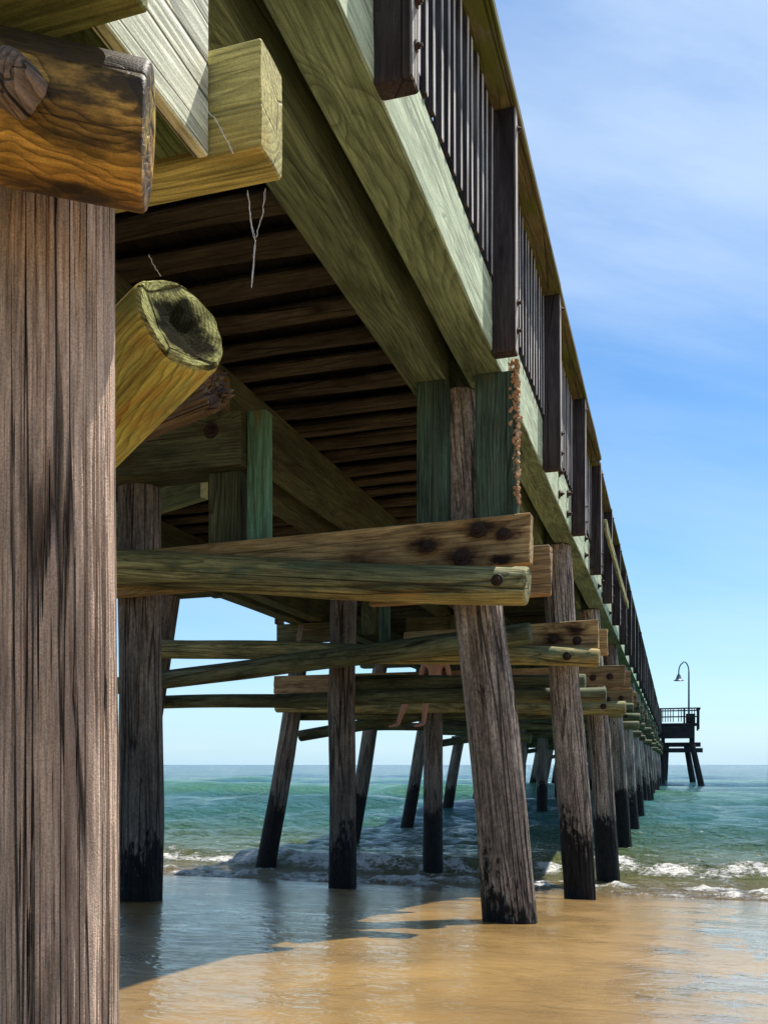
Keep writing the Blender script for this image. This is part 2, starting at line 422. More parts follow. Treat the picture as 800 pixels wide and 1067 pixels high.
def log_mesh(r0, r1, L, n=28, amp=0.05, seg=0.12, seed=0.0, flute=0.0, bow=0.01, hollow=0.0, capr=0.02, knob=0.0, flat=0.0, ragged=0.0, groove=0.0):
    k = max(3, min(80, int(L / seg)))
    zs = [0.0] + [capr * 0.4, capr] + [capr + (L - 2 * capr) * i / k for i in range(1, k)] + [L - capr, L - capr * 0.4, L]
    sc = [1 - capr * 0.55 / r0, 1 - capr * 0.15 / r0, 1] + [1] * (k - 1) + [1, 1 - capr * 0.15 / r1, 1 - capr * 0.55 / r1]
    secs = []
    for i, z in enumerate(zs):
        f = z / L
        rb = r0 + (r1 - r0) * f
        bx = mn.noise(Vector((seed, 1.7, z * 0.5))) * bow
        by = mn.noise(Vector((seed, 7.7, z * 0.5))) * bow
        ring = []
        for j in range(n):
            a = 2 * math.pi * j / n
            c, s = math.cos(a), math.sin(a)
            e = 1 + amp * mn.noise(Vector((c * 1.2 + seed, s * 1.2, z * 0.9)))
            e += 0.25 * amp * mn.noise(Vector((c * 4 + seed, s * 4, z * 3.0)))
            if flute: e += flute * mn.noise(Vector((c * 7 + seed, s * 7, z * 0.35)))
            if knob:
                q = mn.noise(Vector((c * 1.3 + seed * 2, s * 1.3, z * 1.6 + 4)))
                e += knob * max(0, q - 0.25)
            rr = rb * e * sc[i]
            if groove:
                q = abs(mn.noise(Vector((c * 9 + seed, s * 9, z * 0.55))))
                q2 = abs(mn.noise(Vector((c * 22 + seed, s * 22, z * 0.9 + 5))))
                rr -= groove * (max(0, 1 - q / 0.07) + 0.5 * max(0, 1 - q2 / 0.10) * (1 if mn.noise(Vector((c * 3, s * 3, z + seed))) > -.1 else 0))
            zz = z
            if ragged and i >= len(zs) - 3:
                zz += ragged * mn.noise(Vector((c * 5 + seed, s * 5, 3.3)))
            x_, y_ = rr * c, rr * s
            if flat: y_ = max(y_, -rb * (1 - flat))
            ring.append(Vector((x_ + bx, y_ + by, zz)))
        secs.append(ring)
    vs, fs = loft(secs, caps=False)
    # end discs with inner rings
    for end in (0, 1):
        base = 0 if end == 0 else (len(secs) - 1) * n
        cen = sum((vs[base + j] for j in range(n)), Vector()) / n
        prev = list(range(base, base + n))
        for fr in (0.75, 0.45, 0.2):
            st = len(vs)
            for j in range(n):
                v = cen.lerp(vs[base + j], fr)
                dz = 0.006 * mn.noise(v * 30 + Vector((seed, 0, 0)))
                if hollow and end == 1:
                    dz -= hollow * (1 - fr) * (1.0 + 0.8 * mn.noise(v * 14 + Vector((seed, 2, 0))))
                vs.append(v + Vector((0, 0, dz)))
            cur = list(range(st, st + n))
            for j in range(n):
                q = (prev[j], prev[(j + 1) % n], cur[(j + 1) % n], cur[j])
                fs.append(q if end == 1 else q[::-1])
            prev = cur
        c_ = len(vs)
        vs.append(cen - (Vector((0, 0, hollow)) if end == 1 else Vector()))
        for j in range(n):
            q = (prev[j], prev[(j + 1) % n], c_)
            fs.append(q if end == 1 else q[::-1])
    me = mesh('log', vs, fs)
    shade(me, True, 50)
    return me


def log(name, p0, p1, r0, r1, mat, parent, up=(0, 0, 1), label=None, **kw):
    p0, p1 = Vector(p0), Vector(p1)
    me = log_mesh(r0, r1, (p1 - p0).length, seed=random.uniform(0, 60), **kw)
    return put(name, me, axis_matrix(p0, p1, up), mat, parent, label)


def merge_bm(parts):
    vs, fs = [], []
    for v, f in parts:
        k = len(vs)
        vs += v
        fs += [tuple(i + k for i in q) for q in f]
    return vs, fs


def box_vf(x0, x1, y0, y1, z0, z1):
    v = [Vector(q) for q in ((x0, y0, z0), (x1, y0, z0), (x1, y1, z0), (x0, y1, z0), (x0, y0, z1), (x1, y0, z1), (x1, y1, z1), (x0, y1, z1))]
    return v, [(0, 3, 2, 1), (4, 5, 6, 7), (0, 1, 5, 4), (1, 2, 6, 5), (2, 3, 7, 6), (3, 0, 4, 7)]


BOLT = None


def bolt(parent, p, nrm, s=1.0, mat='iron', name='bolt'):
    """square washer and a hex nut on a face, a sub-part of its timber"""
    global BOLT
    if BOLT is None:
        parts = []
        for n, r, z0, z1 in ((20, 0.036, 0.0, 0.007), (6, 0.021, 0.007, 0.027), (10, 0.010, 0.027, 0.040)):
            s0 = [Vector((r * math.cos(2 * math.pi * i / n), r * math.sin(2 * math.pi * i / n), z0)) for i in range(n)]
            s1 = [Vector((0.93 * v.x, 0.93 * v.y, z1)) for v in s0]
            parts.append(loft([s0, s1]))
        vs, fs = merge_bm(parts)
        vs = [v + mn.noise_vector(v * 60) * 0.002 for v in vs]
        BOLT = mesh('bolt', vs, fs)
        BOLT.materials.append(M['iron'])
    p = Vector(p)
    mt = axis_matrix(p, p + Vector(nrm), (0.1, 0.2, 1)) @ Matrix.Diagonal((s, s, s, 1))
    o = put(name, BOLT, mt, None, parent)
    return o


# ================================================================= THE PIER
pier = empty('fishing_pier', (-3.6, 5.8, -1.0))
PARENT_W[pier.name] = Matrix.Translation((-3.6, 5.8, -1.0))
tag(pier, 'long weathered timber fishing pier on log piles running out over the sea', 'pier')

BZ = 2.40                     # underside of the stringers
BEN = [1.45 + 4.38 * i for i in range(18)]
END_Y = 79.0

# --- stringers (pairs over each pile row)
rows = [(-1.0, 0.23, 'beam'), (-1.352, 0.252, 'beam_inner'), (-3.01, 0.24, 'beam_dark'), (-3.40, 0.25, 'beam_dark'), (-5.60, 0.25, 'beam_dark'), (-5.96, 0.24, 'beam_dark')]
for ri, (xr, w, mt) in enumerate(rows):
    ys = [-1.6, BEN[1] + (0.0 if ri % 2 == 0 else -0.05)]
    i = 3
    while ys[-1] < END_Y - 9:
        ys.append(BEN[i] if i < len(BEN) else END_Y)
        i += 2
    ys.append(END_Y)
    for k in range(len(ys) - 1):
        dz = 0 if k == 0 else random.uniform(-0.012, 0.012)
        x = xr - w / 2
        hgt = 0.40
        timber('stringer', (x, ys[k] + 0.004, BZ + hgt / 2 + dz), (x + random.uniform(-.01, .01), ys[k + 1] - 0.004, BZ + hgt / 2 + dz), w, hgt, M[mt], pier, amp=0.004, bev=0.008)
# --- joists and deck boards
y = -1.3
nj = 0
rest = []
jm = {}
while y < END_Y:
    w = 0.20 + random.uniform(-0.02, 0.02)
    key = nj % 12
    if nj < 100:
        if key not in jm:
            jm[key] = timber_mesh(0.172 + random.uniform(-.02, .02), 0.085, 5.18, 0.034, 0.022, 0.12, random.uniform(0, 99), 0.02)
        p0 = Vector((-6.21, y, 2.848 + random.uniform(-.012, .012)))
        mtx = axis_matrix(p0, p0 + Vector((5.17, random.uniform(-.03, .03), 0)), (0, 0, 1))
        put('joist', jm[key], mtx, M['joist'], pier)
    else:
        rest.append(box_vf(-6.21, -1.04, y - .1, y + .1, 2.805, 2.89))
    nj += 1
    y += 0.37 + random.uniform(-.025, .025)
vs, fs = merge_bm(rest)
o = put('joist', mesh('far_joists', vs, fs), Matrix.Identity(4), M['joist'], pier)
o['kind'] = 'stuff'
for i in range(35):
    x = -6.2 + 0.145 * i + 0.0025
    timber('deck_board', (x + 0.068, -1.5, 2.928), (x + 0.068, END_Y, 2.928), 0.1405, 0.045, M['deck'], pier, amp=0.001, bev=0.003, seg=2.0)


# --- railings: one per side, with posts, balusters, cap rail as sub-parts
def railing(side):
    sgn = 1 if side == 'open' else -1
    def X(x):                              # mirror for the far side
        return x if sgn == 1 else -7.2 - x
    ra = empty('railing', (X(-0.93), 0, 2.95))
    C.objects.unlink(ra)
    C.objects.link(ra)
    ra.parent = pier
    ra.matrix_local = PARENT_W[pier.name].inverted() @ Matrix.Translation((X(-0.93), 0, 2.95))
    PARENT_W[ra.name] = Matrix.Translation((X(-0.93), 0, 2.95))
    posts = [0.86 + 2.21 * i for i in range(36) if 0.86 + 2.21 * i < END_Y]
    pm = [timber_mesh(0.142, 0.095, 1.40, 0.006, 0.003, 0.2, random.uniform(0, 90)) for _ in range(5)]
    for i, yp in enumerate(posts):
        p0 = Vector((X(-0.931), yp + 0.0475, BZ - 0.012 + (random.uniform(-.05, .03) if i > 4 else 0)))
        mt = axis_matrix(p0, p0 + Vector((random.uniform(-.006, .006), random.uniform(-.008, .008), 1)), (0, 1, 0))
        o = put('railing_post', pm[i % 5], mt, M['post'], ra)
        if sgn == 1 and i < 9:
            for zz in (2.52, 2.68, 3.68):
                bolt(ra, (-0.8585, yp + .047 + random.uniform(-.01, .01), zz), (1, 0, 0), 0.6)
    # rim board along the deck's edge
    k = 0
    yb = -1.4
    while yb < END_Y:
        y2 = min(yb + 4.42, END_Y)
        timber('rim_board', (X(-1.05), yb + .003, 2.875), (X(-1.05), y2 - .003, 2.875), 0.025, 0.11, M['deck'], ra, amp=0.006, bev=0.004, chip=0.01)
        yb = y2
    # cap rail
    yb = -1.4
    k = 0
    while yb < END_Y:
        L = 4.42
        y2 = yb + L
        if k == 2: y2 = 11.75                       # the wider length stops here
        if y2 > END_Y: y2 = END_Y
        wide = k <= 2
        xo = -0.852 if wide else -0.872
        w = 0.27 if wide else 0.235
        zz = 3.815 if wide else 3.80
        timber('cap_rail', (X(xo - w / 2), yb + .003, zz), (X(xo - w / 2), y2 - .003, zz + random.uniform(-.006, .006)), w, 0.048, M['cap'], ra, amp=0.004, bev=0.005, chip=0.01, seg=0.12)
        yb = y2
        k += 1
    # upper inner rail
    timber('inner_rail', (X(-1.055), -1.4, 3.70), (X(-1.055), END_Y, 3.70), 0.038, 0.09, M['post'], ra, amp=0.002, seg=1.0)
    # balusters
    bmesh_ = [timber_mesh(0.04, 0.04, 0.95, 0.002, 0.0015, 0.3, random.uniform(0, 90)) for _ in range(6)]
    cnt = 0
    rest = []
    for i in range(len(posts) - 1):
        for j in range(16):
            yb = posts[i] + 0.095 + (2.115) * (j + 0.5) / 16 + random.uniform(-.008, .008)
            if sgn == 1 and yb < 0.9: continue
            if sgn == 1 and yb > 3.0 - 0.2 and cnt < 100:
                p0 = Vector((X(-1.007), yb, 2.825 + random.uniform(-.02, .01)))
                q = p0 + Vector((random.uniform(-.004, .004), random.uniform(-.006, .006), 1))
                put('baluster', bmesh_[cnt % 6], axis_matrix(p0, q, (0, 1, 0)), M['baluster'], ra)
                cnt += 1
            else:
                xx = X(-1.007)
                rest.append(box_vf(xx - .02, xx + .02, yb - .02, yb + .02, 2.82, 3.785))
    vs, fs = merge_bm(rest)
    o = put('baluster', mesh('far_balusters', vs, fs), Matrix.Identity(4), M['baluster'], ra)
    o['kind'] = 'stuff'
    if sgn == 1:
        # a loose diagonal-looking rail board fixed outside the posts
        timber('rail_board', (-0.838, 12.2, 3.10), (-0.838, 18.4, 3.08), 0.035, 0.14, M['brace'], ra, label='pale rail board fixed along the outside of the dark posts')
    return ra


railing('open')
railing('shore')


# --- the bents
def bent(i, Y):
    near = i <= 1
    # piles
    if i > 0:
        sl = 0.10 if i == 1 else 0.068
        xt = -1.32 if i == 1 else -1.22
        f = lambda z: xt + sl * (2.38 - z)
        rr = 0.172 if i > 1 else 0.178
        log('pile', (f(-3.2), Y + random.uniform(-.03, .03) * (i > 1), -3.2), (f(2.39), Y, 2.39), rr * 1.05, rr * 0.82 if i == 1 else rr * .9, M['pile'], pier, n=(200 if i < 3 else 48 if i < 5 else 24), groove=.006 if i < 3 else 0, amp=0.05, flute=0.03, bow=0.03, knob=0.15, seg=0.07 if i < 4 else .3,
            label='thick leaning pile with a dark brown streak, its black foot on wet sand' if i == 1 else None)
    # middle pile
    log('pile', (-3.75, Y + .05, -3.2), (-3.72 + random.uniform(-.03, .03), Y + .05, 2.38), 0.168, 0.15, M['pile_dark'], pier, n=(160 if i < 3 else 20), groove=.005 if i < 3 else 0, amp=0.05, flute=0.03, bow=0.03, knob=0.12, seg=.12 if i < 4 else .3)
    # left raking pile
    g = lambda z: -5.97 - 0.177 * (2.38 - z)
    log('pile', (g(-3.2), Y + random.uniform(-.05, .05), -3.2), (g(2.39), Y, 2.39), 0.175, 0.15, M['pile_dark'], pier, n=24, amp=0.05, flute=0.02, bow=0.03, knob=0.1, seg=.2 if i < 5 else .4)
    if i >= 2:
        j = lambda s: random.uniform(-s, s)
        e = -0.74 + j(.05)
        dk = 'bolted' if i == 2 else 'brown_board' if i < 5 else 'brace_dark'
        lg = 'brace' if i < 4 else 'brace_dark'
        zc = 1.38 + j(.03) * (i > 2)
        # boards both sides of the pile heads
        xl = -2.9 if i == 2 else -6.45
        b1 = timber('cross_beam', (xl + j(.1), Y - .235, zc - .02 + j(.03)), (e, Y - .235, zc), 0.09, 0.30, M[dk], pier, chip=.012)
        timber('cross_beam', (xl + j(.1), Y + .245, zc - .04), (e + .06, Y + .245, zc - .05 + j(.03)), 0.09, 0.29, M[dk], pier, chip=.012)
        for bx in (e - .22, e - .47):
            bolt(b1, (bx, Y - .281, zc + j(.07)), (0, -1, 0), 1.4)
        # tilted log
        if i == 3:
            z0, z1 = 0.97, 0.85
        else:
            z0, z1 = 1.43 + j(.06) * (i > 2), 1.11 + j(.04) * (i > 2)
        l1 = log('brace_log', (-6.4 + j(.1), Y - .40, z0), (e + .02, Y - .40, z1), .115, .098, M[lg], pier, amp=.07, bow=.05, n=24, seg=.2)
        bolt(l1, (e - .3, Y - .505, z1 + .02), (0, -1, 0), 1.3)
        # lower girt
        log('brace_log', (-6.5 + j(.2), Y + .30, 0.83 + j(.04)), (-0.72 + j(.08), Y + .30, 0.80 + j(.05)), .085, .085, M['brace_dark'], pier, amp=.07, bow=.05, n=20, seg=.3)
        if i == 2:
            log('brace_log', (-6.35, Y - .62, 0.93), (-1.40, Y - .66, 1.36), .105, .115, M['brace_dark'], pier, amp=.07, bow=.04, n=32, seg=.15, label='long slanting log with a pale round sawn end')
            log('brace_log', (-3.9, Y + .48, 0.97), (-.95, Y + .48, 0.93), .112, .108, M['brace_dark'], pier, amp=.07, bow=.03, n=28, seg=.15)
        elif i > 2 and i % 2 == 1:
            log('brace_log', (-6.3, Y + .52, 0.5 + j(.1)), (-2.2 + j(.5), Y + .5, 1.15), .1, .1, M['brace_dark'], pier, n=20, seg=.3)
        elif i > 3:
            log('brace_log', (-5.2, Y + .52, 1.05 + j(.1)), (-2.9 + j(.3), Y + .5, 0.55), .1, .1, M['brace_dark'], pier, n=20, seg=.3)
        # short posts between girt and stringers on the middle row
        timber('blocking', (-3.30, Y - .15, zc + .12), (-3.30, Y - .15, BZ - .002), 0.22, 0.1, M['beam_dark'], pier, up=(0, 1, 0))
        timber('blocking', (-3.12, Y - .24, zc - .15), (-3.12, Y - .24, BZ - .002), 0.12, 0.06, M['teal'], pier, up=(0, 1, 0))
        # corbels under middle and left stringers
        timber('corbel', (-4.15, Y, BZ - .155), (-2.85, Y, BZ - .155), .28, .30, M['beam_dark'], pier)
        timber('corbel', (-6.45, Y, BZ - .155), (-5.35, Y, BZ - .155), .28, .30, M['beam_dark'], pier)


for i, Y in enumerate(BEN):
    if i > 0:
        bent(i, Y)
log('pile', (-5.97 - .177 * 4, 1.45, -2.0), (-5.97, 1.45, 2.39), 0.175, 0.15, M['pile_dark'], pier, n=24, seg=.3)
log('pile', (-3.75, 1.5, -2.0), (-3.72, 1.5, 2.38), 0.168, 0.15, M['pile_dark'], pier, n=24, seg=.3)

# --- bent B (the near complete one)
Y = BEN[1]
timber('cross_beam', (-4.95, Y - .235, 1.30), (-0.82, Y - .235, 1.372), 0.10, 0.30, M['bolted'], pier, chip=.012, amp=.006, label='pale brown board with black rusty bolts bolted above the long log')
cb = bpy.data.objects[-1] if False else None
bb = [o for o in pier.children if o.name.startswith('cross_beam')][-1]
for px, py, s in ((497, 551, 1.35), (479, 578, 1.5), (441, 564, 1.1), (525, 557, 1.1)):
    p = W(px, py, 5.6)
    p.y = Y - .286
    bolt(bb, p, (0, -1, 0), s)
timber('cross_beam', (-2.0, Y + .24, 1.26), (-0.76, Y + .24, 1.27), 0.10, 0.32, M['brown_board'], pier, chip=.012, amp=.006)
lb = log('brace_log', (-6.6, Y - .40, 1.64), (-0.815, Y - .40, 1.055), .128, .112, M['brace'], pier, n=48, amp=.07, bow=.03, seg=.08, knob=.1, label='long grey green log running across in front of the brown board')
p = W(522, 609, 5.5)
bolt(lb, (p.x, Y - .508, p.z), (0, -1, 0), 1.0)
# upright boards clamped on the pile head
timber('upright_board', (-1.03, Y - .20, 1.36), (-1.03, Y - .20, BZ - .003), 0.255, 0.12, M['teal'], pier, up=(0, 1, 0), label='dark green upright board under the outermost stringer')
timber('upright_board', (-1.435, Y - .20, 1.36), (-1.435, Y - .20, BZ - .003), 0.19, 0.12, M['teal'], pier, up=(0, 1, 0), label='dark green upright board under the second stringer')
# middle of bent B
timber('corbel', (-4.35, Y - .08, BZ - .20), (-2.76, Y - .08, BZ - .20), .30, .37, M['beam_dark'], pier, label='heavy dark corbel with a bolt under the middle stringers')
cbn = [o for o in pier.children if o.name.startswith('corbel')][-1]
bolt(cbn, (-2.98, Y - .235, 2.26), (0, -1, 0), 1.5)
timber('upright_board', (-2.68, Y - .10, 1.40), (-2.68, Y - .10, BZ - .003), 0.145, 0.10, M['bright_teal'], pier, up=(0, 1, 0), label='narrow bright teal upright board under the middle stringer')
timber('blocking', (-2.93, Y - .05, 1.36), (-2.93, Y - .05, BZ - .39), 0.25, 0.16, M['beam_dark'], pier, up=(0, 1, 0))
timber('stringer_board', (-2.995, Y - .9, 2.58), (-2.995, Y + .05, 2.58), 0.03, 0.30, M['brown_board'], pier, label='rust stained board against the middle stringer')
timber('corbel', (-6.45, Y, BZ - .155), (-5.35, Y, BZ - .155), .28, .30, M['beam_dark'], pier)
# extra cross braces between the rows, seen through the gap over the log
timber('cross_beam', (-6.1, Y + 2.1, 2.30), (-3.7, Y + 1.0, 2.30), 0.08, 0.2, M['beam'], pier)

# --- bent A (right beside the camera)
pa = log('pile', (-1.20, 1.565, -1.6), (-1.20, 1.565, 1.7), .146, .134, M['pile_near'], pier, n=420, amp=.05, flute=.02, bow=.008, seg=.03, knob=.12, groove=.006, label='nearest pile, brown and deeply cracked, cut off by the photo edge')
timber('cross_beam', (-2.9, 1.745, 1.24 + .112), (-0.79, 1.745, 1.24 + .112), 0.112, 0.224, M['yellow'], pier, chip=.006, bev=.004, seg=.05, label='yellow green sawn beam with rough end grain, ending in the open')
timber('lit_face_board', (-0.915, 1.68, 1.236 + .2), (-0.915, -0.6, 1.236 + .2), 0.030, 0.40, M['pale'], pier, bev=.003, amp=.002, seg=.08, label='added pale board carrying the sunlit outer face of the timber, butting against the yellow green beam')  # added board: the lit outer face of the timber behind, put into its colour
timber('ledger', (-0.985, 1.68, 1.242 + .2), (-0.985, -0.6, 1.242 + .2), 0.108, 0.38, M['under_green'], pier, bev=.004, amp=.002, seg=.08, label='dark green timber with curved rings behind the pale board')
timber('cross_beam', (-2.6, 1.235, 1.20 + .14), (-0.80, 1.235, 1.20 + .14), 0.11, 0.28, M['olive_board'], pier, bev=.004, seg=.08, label='olive board end overhead at the top corner')
la = log('brace_log', (-1.95, .76, 1.17), (-0.838, 1.355, 1.052), .112, .108, M['orange_log'], pier, n=64, amp=.05, bow=.01, seg=.05, capr=.008, label='stubby orange brown log with dark stains and a flat sawn end')
kb = W(-2, 68, 1.34)
log('knob', kb + Vector((0, .06, 0)), kb, .040, .036, M['frayed'], pier, n=24, seg=.02, capr=.012, amp=.25, hollow=-.012)
# cut stubs behind the near pile
s1 = W(194, 340, 2.22)
s0 = s1 + (W(118, 418, 2.42) - s1).normalized() * 1.0
st = log('brace_log', s0, s1, .130, .127, M['yellow_log'], pier, n=72, amp=.16, bow=.02, seg=.06, hollow=.028, capr=.022, knob=.3, label='short yellow green log with a hollow rotten end behind the nearest pile')
st.data.materials.append(M['stub_end'])
n_ = len(st.data.polygons)
for pl in st.data.polygons:
    c_ = pl.center
    L_ = (s1 - s0).length
    if (c_.z > L_ - .06 and pl.normal.z > 0.55) or (c_.z > L_ - .3 and math.hypot(c_.x, c_.y) < .09): pl.material_index = 1
f1 = W(226, 410, 3.0)
log('brace_log', f1 + Vector((-1.3, .45, -.05)), f1, .075, .058, M['frayed'], pier, n=40, amp=.15, flute=.25, seg=.04, ragged=.07, hollow=.02, capr=.01, label='frayed grey log end under the hollow log')

# rust bolts on the outer stringer beyond the third bent
sb = sorted([o for o in pier.children if o.name.startswith('stringer')], key=lambda o: o.name)[0]
for yy in (8.6, 9.3, 11.2, 11.9, 13.2, 13.9, 15.6, 16.3):
    for zz in (2.50, 2.70):
        bolt(sb, (-1.0 - .002, yy, zz), (1, 0, 0), 1.2)
# rusty nail plates on the nearest rail posts
# ================================================================= growth on the stringer
parts = []
for k in range(300):
    f = random.random()
    z = 2.46 - 0.86 * f
    yy = Y - .262 + abs(random.gauss(0, .04))
    xx = -0.9 - abs(random.gauss(0, .022)) + .004
    r = random.uniform(.006, .019)
    nq = Vector((random.uniform(-.2, 1), random.uniform(-1, -.1), random.uniform(-.7, .7))).normalized()
    n_ = 9
    m4 = axis_matrix(Vector((xx, yy, z)), Vector((xx, yy, z)) + nq, (0.1, 0.3, 1))
    rads = [r * random.uniform(.6, 1.15) for _ in range(n_)]
    rings = []
    for zz, sc_ in ((-.012, .7), (.001, 1.0), (.006, .85)):
        rings.append([m4 @ Vector((rads[q] * sc_ * math.cos(6.283 * q / n_), rads[q] * 1.4 * sc_ * math.sin(6.283 * q / n_), zz)) for q in range(n_)])
    parts.append(loft(rings))
vs, fs = merge_bm(parts)
me = mesh('growth', vs, fs)
me.materials.append(M['fungus'])
shade(me, False)
gr = bpy.data.objects.new('bracket_fungus', me)
C.objects.link(gr)
tag(gr, 'flaky tan crust growing down the edge of the dark green upright board', 'fungus')

# ================================================================= cobwebs
def web(pts, seed, label, n=3):
    random.seed(seed)
    parts = []
    for s in range(n):
        chain = []
        for i in range(len(pts) - 1):
            for q in range(6):
                p = pts[i].lerp(pts[i + 1], q / 6)
                chain.append(p + Vector((random.uniform(-1, 1), random.uniform(-1, 1), random.uniform(-1, 1))) * .0022 * (1 if q else .5))
        chain.append(pts[-1])
        r = random.uniform(.0002, .00042)
        secs = [[c + Vector((math.cos(a) * r, math.sin(a) * r, math.sin(a) * r * .5)) for a in (0, 2.1, 4.2)] for c in chain]
        parts.append(loft(secs))
    vs, fs = merge_bm(parts)
    me = mesh('web', vs, fs)
    me.materials.append(M['silk'])
    o = bpy.data.objects.new('cobweb', me)
    C.objects.link(o)
    tag(o, label, 'cobweb', 'cobwebs hanging from the timbers')


web([W(258, 198, 1.95), W(262, 235, 1.95), W(266, 250, 1.95), W(262, 300, 1.95)], 1, 'thread of cobweb hanging below the end of the yellow green beam', 4)
web([W(276, 196, 1.93), W(273, 225, 1.94), W(266, 248, 1.95)], 2, 'short cobweb strand joining the long thread below the yellow green beam', 2)
web([W(212, 108, 1.84), W(228, 130, 1.84), W(243, 160, 1.84)], 3, 'cobweb strand across the corner of the pale timber and the yellow green beam', 2)
web([W(155, 265, 2.3), W(162, 280, 2.3), W(168, 288, 2.3)], 4, 'tiny cobweb thread above the hollow log end', 2)
random.seed(21)

# ================================================================= ground and sea
def vnoise(x, y, seed=0):
    xi, yi = np.floor(x).astype(np.int64), np.floor(y).astype(np.int64)
    fx, fy = x - xi, y - yi
    fx, fy = fx * fx * (3 - 2 * fx), fy * fy * (3 - 2 * fy)

    def h(a, b):
        n = (a * 374761393 + b * 668265263 + seed * 1442695041) & 0xFFFFFFFF
        n = ((n ^ (n >> 13)) * 1274126177) & 0xFFFFFFFF
        return ((n ^ (n >> 16)) & 0xFFFF) / 65535.0
    return (h(xi, yi) * (1 - fx) + h(xi + 1, yi) * fx) * (1 - fy) + (h(xi, yi + 1) * (1 - fx) + h(xi + 1, yi + 1) * fx) * fy


def fbm(x, y, o=4, seed=0):
    s, a, t_ = 0, 1, 0
    for i in range(o):
        s = s + a * vnoise(x * 2 ** i, y * 2 ** i, seed + i)
        t_ += a
        a *= .5
    return s / t_


def sand_z(x, y):
    z = -(0.28 + 0.1150 * y)
    f = -(0.62 + 0.045 * y)
    k = 0.08
    z = -np.logaddexp(-z / k, -f / k) * k              # smooth minimum of the two slopes
    return z


def grid_obj(name, X, Yv, Z, mat, attrs=None):
    ny, nx = X.shape
    co_ = np.stack([X, Yv, Z], -1).reshape(-1, 3).astype(np.float32)
    me = bpy.data.meshes.new(name)
    me.vertices.add(len(co_))
    me.vertices.foreach_set('co', co_.ravel())
    idx = np.arange(ny * nx).reshape(ny, nx)
    q = np.stack([idx[:-1, :-1], idx[:-1, 1:], idx[1:, 1:], idx[1:, :-1]], -1).reshape(-1, 4)
    me.loops.add(q.size)
    me.loops.foreach_set('vertex_index', q.ravel().astype(np.int32))
    me.polygons.add(len(q))
    me.polygons.foreach_set('loop_start', np.arange(0, q.size, 4, dtype=np.int32))
    me.polygons.foreach_set('loop_total', np.full(len(q), 4, dtype=np.int32))
    me.polygons.foreach_set('use_smooth', np.ones(len(q), dtype=bool))
    me.update()
    me.validate()
    for k, v in (attrs or {}).items():
        a = me.attributes.new(k, 'FLOAT', 'POINT')
        a.data.foreach_set('value', v.ravel().astype(np.float32))
    me.materials.append(mat)
    o = bpy.data.objects.new(name, me)
    C.objects.link(o)
    o['kind'] = 'structure'
    return o


# sand material
ms, t = new_mat('wet_sand')
pos = t.n('ShaderNodeNewGeometry').outputs['Position']
px_, py_, pz_ = t.sep(pos)
g1 = t.noise(pos, 900.0, 3.0, 0.7)
g2 = t.noise(pos, 1.3, 5.0, 0.6)
g3 = t.noise(t.v('MULTIPLY', pos, (1.2, 2.2, 1.0)), 2.0, 5.0, 0.62, 1.2)
g4 = t.noise(t.v('MULTIPLY', pos, (1.0, 2.0, 1.0)), 14.0, 4.0, 0.6)
col = t.mix(t.step(g2, 0.3, 0.7), (0.37, 0.225, 0.072), (0.25, 0.15, 0.048))
col = t.v('SCALE', col, s=t.m('MULTIPLY_ADD', g1, 0.5, 0.75))
dry = t.step(py_, 0.4, -3.0)
col = t.mix(dry, col, (0.55, 0.43, 0.27))
# a thin film of water lies over part of the sand: open to the right, broken elsewhere
fe = t.noise(t.v('MULTIPLY', pos, (1.6, 1.0, 1.0)), 1.1, 7.0, 0.66, 0.4)
fx = t.m('ADD', t.m('MULTIPLY_ADD', px_, 0.55, -0.05), t.m('MULTIPLY', t.m('SUBTRACT', fe, 0.5), 1.9))
film = t.m('MAXIMUM', t.step(fx, 0.0, 0.12), t.m('MULTIPLY_ADD', t.step(fe, 0.40, 0.60), 0.22, 0.42))
film = t.m('MAXIMUM', film, t.m('MULTIPLY', t.step(px_, -2.4, -4.2), 0.6))
film = t.m('MAXIMUM', film, t.m('MULTIPLY', t.step(py_, 9.5, 11.5), 0.9))
col = t.v('SCALE', col, s=t.m('MULTIPLY_ADD', film, -0.18, 1.0))
rg = t.m('MULTIPLY_ADD', film, -0.30, 0.46)
rg = t.m('ADD', rg, t.m('MULTIPLY', dry, 0.3), clamp=True)
g5 = t.noise(pos, 42.0, 4.0, 0.7)
h = t.m('ADD', t.m('MULTIPLY', g3, 0.7), t.m('MULTIPLY', g4, 0.40))
b1 = t.bump(h, 0.5, 0.018)
b2 = t.bump(t.m('ADD', t.m('MULTIPLY', g5, 1.0), t.m('MULTIPLY', g1, 0.4)), 0.45, 0.004, b1)
pr = t.principled(Base_Color=col, Roughness=rg, Normal=b2, IOR=1.4, Specular_IOR_Level=0.5)
t.put(pr.inputs['Coat Weight'], t.m('MULTIPLY_ADD', film, 0.85, 0.12))
t.put(pr.inputs['Coat Roughness'], t.m('MULTIPLY_ADD', film, -0.09, 0.13))
pr.inputs['Coat IOR'].default_value = 1.40
wr = t.noise(t.v('MULTIPLY', pos, (1.0, 1.6, 1.0)), 5.5, 3.0, 0.55, 0.8)
wr2 = t.noise(pos, 26.0, 2.0, 0.5)
t.put(pr.inputs['Coat Normal'], t.bump(t.m('ADD', wr, t.m('MULTIPLY', wr2, 0.12)), 0.5, 0.022))

